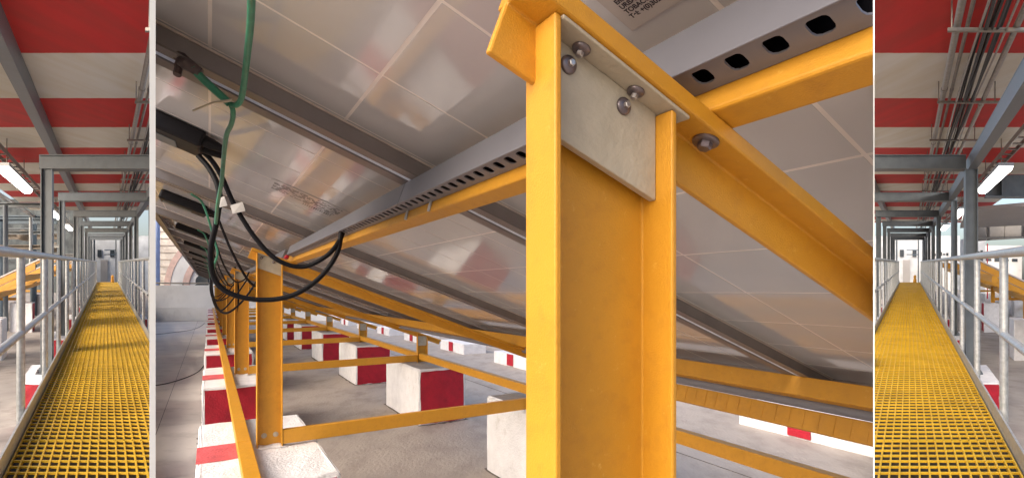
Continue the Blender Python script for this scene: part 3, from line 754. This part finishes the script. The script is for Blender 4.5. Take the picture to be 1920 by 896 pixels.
    for j in range(13):
        a = .66 + .019 * j + random.uniform(-.008, .008); pts = []
        for i in range(0, 19):
            D = 1.9 + i * 1.8
            pts.append((a + .018 * math.sin(i * 1.7 + j), D, 2.20 + (j % 3) * .03 - .022 * abs(math.sin(i * 1.5 + j * .7))))
        o = MB().tube(spline([Hm(*p) for p in pts], 3), random.uniform(.008, .014) * Q, 6).build('cable', 'cablegrey' if j % 4 else 'conduit', r, clip=clip, smooth=True)
        got = got or o
    if not got: bpy.data.objects.remove(r)
    for j in range(8):
        D = 4.75 + 2.15 * j
        o = bx('hanger_bracket', 'conduit', .36 + (.02 * (j % 2)), 1.22, D, D + .04, 2.17, 2.20)
        if o:
            tag(o, '%s slotted hanger bracket carrying cables under the ceiling%s' % (ORD[j], G), 'bracket', 'ceiling hanger brackets')
            for a in (.40, 1.17): tb('hanger_rod', 'conduit', [(a, D + .02, 2.2), (a, D + .02, 2.47)], .007, o, 6)
    # far end wall
    r = thing('end_building', Hm(0, 37, FLOOR), 'pale grey building closing the far end of the %s walkway' % SD, 'building')
    bx('wall', 'panewall', -4, 4, 40, 40.4, FLOOR, 2.1, r); bx('door', 'soffit', -.5, .05, 39.9, 39.99, FLOOR, .2, r)
    for j, (x, ww, z0, z1) in enumerate(((-1.0, .12, FLOOR, 2), (.62, .10, FLOOR, 2), (.95, .10, FLOOR, 2), (-.2, .9, .55, .62), (-.2, .9, .9, .95))):
        bx('pipe', 'steel' if j < 3 else 'bluesteel', x, x + ww, 37.6, 37.8, z0, z1, r)
    for x in (-.75, .25): bx('window', 'glass', x, x + .32, 39.9, 39.99, .45, 1.0, r)
    o = MB().lathe(Hm(.36, 33.0, -KW), (0, 0, 1), [(x_ * Q, y_ * Q) for x_, y_ in [(.09, 0), (.09, .2), (.06, .22), (.075, .36), (.075, .42), (.03, .48)]], 12).build('yellow_bollard', 'yellow', clip=clip, smooth=True)
    tag(o, 'small yellow hydrant at the far end of the %s walkway' % SD, 'hydrant')
    # fluorescent lamps
    sg = -1 if L else 1
    for n, D0 in enumerate((9.6, 17.2, 24.6)):
        w0 = 1.72; aw = 1.86 if L else 1.70
        a0, a1 = sg * aw, sg * (aw + .27)
        if a0 > a1: a0, a1 = a1, a0
        r = thing('fluorescent_lamp', Hm(a0, D0, w0), '%s lit fluorescent lamp hanging beside the %s walkway' % (ORD[n], SD), 'lamp', 'lit fluorescent lamps')
        lo = [(a0, w0 + .10), (a0 + .03, w0 + .03), (a0 + .08, w0), (a1 - .08, w0), (a1 - .03, w0 + .03), (a1, w0 + .10)]
        MB().prism([Hm(a, D0, z) for a, z in lo], [Hm(a, D0 + 3.1, z) for a, z in lo]).build('diffuser', 'tube', r, clip=clip)
        bx('housing', 'galv', a0 - .01, a1 + .01, D0 - .01, D0 + 3.12, w0 + .101, w0 + .17, r)
        for dd in (.5, 2.6): tb('hanger_rod', 'conduit', [((a0 + a1) / 2, D0 + dd, w0 + .17), ((a0 + a1) / 2, D0 + dd, 2.47)], .009, r, 6)
    # ladder cable tray beside the ceiling
    ta = sg * (2.1 if L else 1.95)
    r = thing('cable_ladder', Hm(ta, 10, 2.15), 'perforated metal cable ladder hung under the ceiling%s' % G, 'cable tray')
    for da in (-.11, .11): bx('side_rail', 'conduit', ta + da - .012, ta + da + .012, 5, 33, 2.13, 2.22, r)
    for j in range(60): bx('rung', 'conduit', ta - .097, ta + .097, 5.1 + j * .45, 5.16 + j * .45, 2.14, 2.16, r)
    # the next solar array outside the rail
    for n in range(6):
        D = 9.4 + 2.9 * n; hi_a, lo_a = 1.33, 4.8
        r = thing('array_rafter', Hm(sg * hi_a, D, -.15), '%s yellow sloping beam of the array outside the %s walkway' % (ORD[n], SD), 'beam', 'sloping beams of the outer arrays')
        def sl(a): return -.01 - (a - hi_a) * .46
        p = []
        for a in (hi_a, lo_a): p.append([Hm(sg * a, D, sl(a) - .115), Hm(sg * a, D + .08, sl(a) - .115), Hm(sg * a, D + .08, sl(a)), Hm(sg * a, D, sl(a))])
        MB().prism(p[0], p[1]).build('beam', 'yellow', r, clip=clip, bevel=.004)
    r = thing('outer_panels', Hm(sg * 2, 9, -.2), 'grey solar panels on the sloping array outside the %s walkway' % SD, 'solar panel')
    for n in range(5):
        D = 9.55 + 2.9 * n; p = []
        for a in (1.22, 4.9): p.append([Hm(sg * a, D, sl(a) + .035), Hm(sg * a, D + 1.0, sl(a) + .035), Hm(sg * a, D + 1.0, sl(a) + .06), Hm(sg * a, D, sl(a) + .06)])
        MB().prism(p[0], p[1]).build('panel', 'cell', r, clip=clip)
    for q, aa in enumerate((1.5, 2.6, 4.6)):
        p = [Hm(sg * (aa + d_), DD, sl(aa) - .15 - h_) for DD in (9.2, 22) for d_, h_ in ((0, .12), (.1, .12), (.1, .005), (0, .005))]
        tag(MB().prism(p[:4], p[4:]).build('array_purlin', 'yellow', clip=clip), 'yellow level beam under the array outside the %s walkway, %s from the rail' % (SD, ORD[q]), 'beam')
    for n in range(3):
        D = 11.3 + 4.5 * n
        for q, aa in enumerate((2.55, 4.4)):
            z1 = sl(aa) - .16
            o = bx('array_post', 'yellow', min(sg * aa, sg * (aa + .12)), max(sg * aa, sg * (aa + .12)), D, D + .07, -1.25, z1)
            tag(o, '%s yellow post, %s line, under the array outside the %s walkway' % (ORD[n], 'inner' if q == 0 else 'outer', SD), 'post', 'posts of the outer arrays')
            b = MB().box(Hm, min(sg * (aa - .25), sg * (aa + .45)), max(sg * (aa - .25), sg * (aa + .45)), D - .2, D + .35, FLOOR - .01, -1.255)
            red_ = 1 if n == 1 else 0
            b.mi = [0, 0, 0, red_, 0, 0] if L else [0, 0, 0, 0, 0, red_]
            o = b.build('array_block', ['white', 'red'], clip=clip, bevel=.03, rough=.008)
            tag(o, '%s white block, %s line, outside the %s walkway' % (ORD[n], 'inner' if q == 0 else 'outer', SD), 'concrete block', 'blocks of the outer arrays')
        o = bx('array_tie', 'yellow', min(sg * 2.67, sg * 4.4), max(sg * 2.67, sg * 4.4), D + .01, D + .06, -1.18, -1.10)
        tag(o, '%s level yellow tie beam of the array outside the %s walkway' % (ORD[n], SD), 'beam', 'tie beams of the outer arrays')
    if L:
        # dark plant and pipe racks
        tag(bx('plant_wall', 'darkwall', -14, -1.7, 36, 36.4, FLOOR, 4.5), 'dark plant building wall beyond the left walkway', 'wall')
        o = tb('service_pipe', 'galv', [(-3.2, 5, 2.0), (-3.2, 34, 2.0)], .07); tag(o, 'long pale pipe hung beside the left walkway ceiling', 'pipe')
        for n, (a0, a1, D, z, h, mt) in enumerate(((-9, -1.9, 16, 1.75, .14, 'steel'), (-9, -1.9, 19, 1.45, .22, 'bluesteel'), (-9, -2.2, 22, 1.75, .3, 'bluesteel'), (-9, -2.0, 18, 1.0, .12, 'steel'),
                 (-10, -2.2, 24, 1.10, .25, 'brownpipe'), (-10, -2.2, 26, .55, .2, 'bluesteel'), (-9, -1.9, 21, .62, .10, 'galv'), (-10, -2.2, 28, 1.6, .3, 'steel'), (-9, -2.0, 17, .45, .14, 'brownpipe'), (-10, -1.8, 29, .2, .3, 'concgirder'))):
            r = thing('pipe_rack_beam', Hm(a0, D, z), '%s beam of the pipe rack in the dark plant left of the walkway' % ORD[n], 'beam', 'beams of the pipe racks')
            bx('beam', mt, a0, a1, D, D + .2, z, z + h * .3, r); bx('upper_flange', mt, a0, a1, D, D + .2, z + h * .8, z + h, r); bx('web', mt, a0, a1, D + .08, D + .12, z + h * .3, z + h * .8, r)
        for n, (a, D, z0, z1, rr, mt) in enumerate(((-3.1, 15.5, -2.1, 1.75, .06, 'steel'), (-2.55, 17, -.6, 1.5, .05, 'galv'), (-3.6, 17.5, -2.1, 1.4, .12, 'bluesteel'), (-2.9, 20, -2.1, 1.6, .10, 'bluesteel'), (-4.2, 19, -2.1, 1.6, .2, 'steel'), (-2.2, 24, -2.1, 1.9, .12, 'steel'))):
            o = tb('rack_leg', mt, [(a, D, z0), (a, D, z1)], rr); tag(o, '%s upright pipe leg of the rack left of the walkway' % ORD[n], 'pipe', 'legs of the pipe racks')
        for n, (a, D, z, rr) in enumerate(((-3.4, 20.5, 1.1, .22), (-2.6, 25, .75, .25))):
            r = MB().lathe(Hm(a, D, z), (.2, -1, 0), [(x_ * Q, y_ * Q) for x_, y_ in [(.3 * rr, -.5), (rr, -.3), (rr, 0), (rr * .6, .06), (rr * .25, .10)]], 14).build('motor', 'brownpipe', clip=clip, smooth=True)
            tag(r, '%s round brown motor on the pipe rack left of the walkway' % ORD[n], 'motor')
    else:
        # bright yard side: girder, soffit slab, deep concrete girder, white buildings
        r = thing('steel_girder', Hm(3, 11, 1.7), 'grey steel girder across the yard side beyond the right lamp', 'girder')
        bx('web', 'steel', 1.95, 9, 13.0, 13.05, 1.70, 2.25, r); bx('flange', 'steel', 1.95, 9, 12.85, 13.2, 1.66, 1.697, r)
        for j in range(4): bx('stiffener', 'steel', 2.35 + j * .9, 2.38 + j * .9, 12.86, 12.995, 1.70, 2.24, r)
        p = [Hm(a, D, z) for a, D, z in ((1.75, 16, 1.62), (6, 13.5, 1.75), (8, 22, 1.75), (2.4, 24, 1.62))]
        tag(MB().prism(p, [q + Vector((0, 0, .18)) for q in p]).build('soffit_slab', 'soffit', clip=clip), 'sloping pale soffit slab behind the grey girder', 'slab')
        r = thing('deep_girder', Hm(3, 24, 1), 'deep grey concrete girder over the bright yard', 'girder')
        for j in range(6):
            x0 = 3.0 + j * 1.55
            p = [Hm(x0, 24.5 - j * .5, 1.02 + .08 * j), Hm(x0 + 1.5, 24 - j * .5, 1.10 + .08 * j), Hm(x0 + 1.5, 24 - j * .5, 2.1 + .2 * j), Hm(x0, 24.5 - j * .5, 1.85 + .2 * j)]
            MB().prism(p, [q + Vector((0, .5, 0)) for q in p]).build('panel', 'concgirder', r, clip=clip, bevel=.01)
            MB().box(Hm, x0 + .62, x0 + .74, 23.6 - j * .5, 23.9 - j * .5, 1.03 + .08 * j, 1.8 + .2 * j).build('rib', 'concgirder', r, clip=clip)
        tb_ = tb('yard_pipe', 'galv', [(2.6, 20, .95), (9, 19, 1.1)], .03); tag(tb_, 'thin pale pipe slung under the deep girder', 'pipe')
        for n, (a0, a1, D, z1, mt) in enumerate(((3.2, 4.5, 30, 1.4, 'panewall'), (4.6, 8.0, 36, 1.2, 'parapet'), (8.2, 16, 33, 2.2, 'parapet'), (1.6, 3.1, 38, .9, 'parapet'))):
            r = thing('yard_building', Hm(a0, D, FLOOR), ['pale blue grey tower', 'low white building with dark window bits', 'tall white building', 'small white building behind the columns'][n] + ' across the bright yard', 'building')
            bx('wall', mt, a0, a1, D, D + 2, FLOOR, z1, r)
            for j in range(5):
                x0 = a0 + .2 + j * (a1 - a0 - .3) / 5
                for zz in (.05, .5):
                    if zz + .2 < z1: bx('window', 'glass', x0, x0 + (a1 - a0) * .12, D - .03, D - .004, zz + .05 * (j % 2), zz + .16 + .06 * (j % 3), r)
        o = bx('red_pole', 'red', 4.52, 4.58, 29.5, 29.56, -2.1, 1.1); tag(o, 'thin red pole in the bright yard', 'pole')
hall(200.5, KEEP_LEFT, 'left')
hall(1705.0, KEEP_RIGHT, 'right')
# drop empties that ended up with no parts
for o in list(bpy.data.objects):
    if o.type == 'EMPTY' and not o.children: bpy.data.objects.remove(o)
# everything above is modelled in units of 0.45 m: bring it to metres
for o in list(bpy.data.objects):
    if o.parent is None and o.type in ('MESH', 'EMPTY'):
        o.location = o.location * UNIT; o.scale = o.scale * UNIT
print('objects', len(bpy.data.objects))
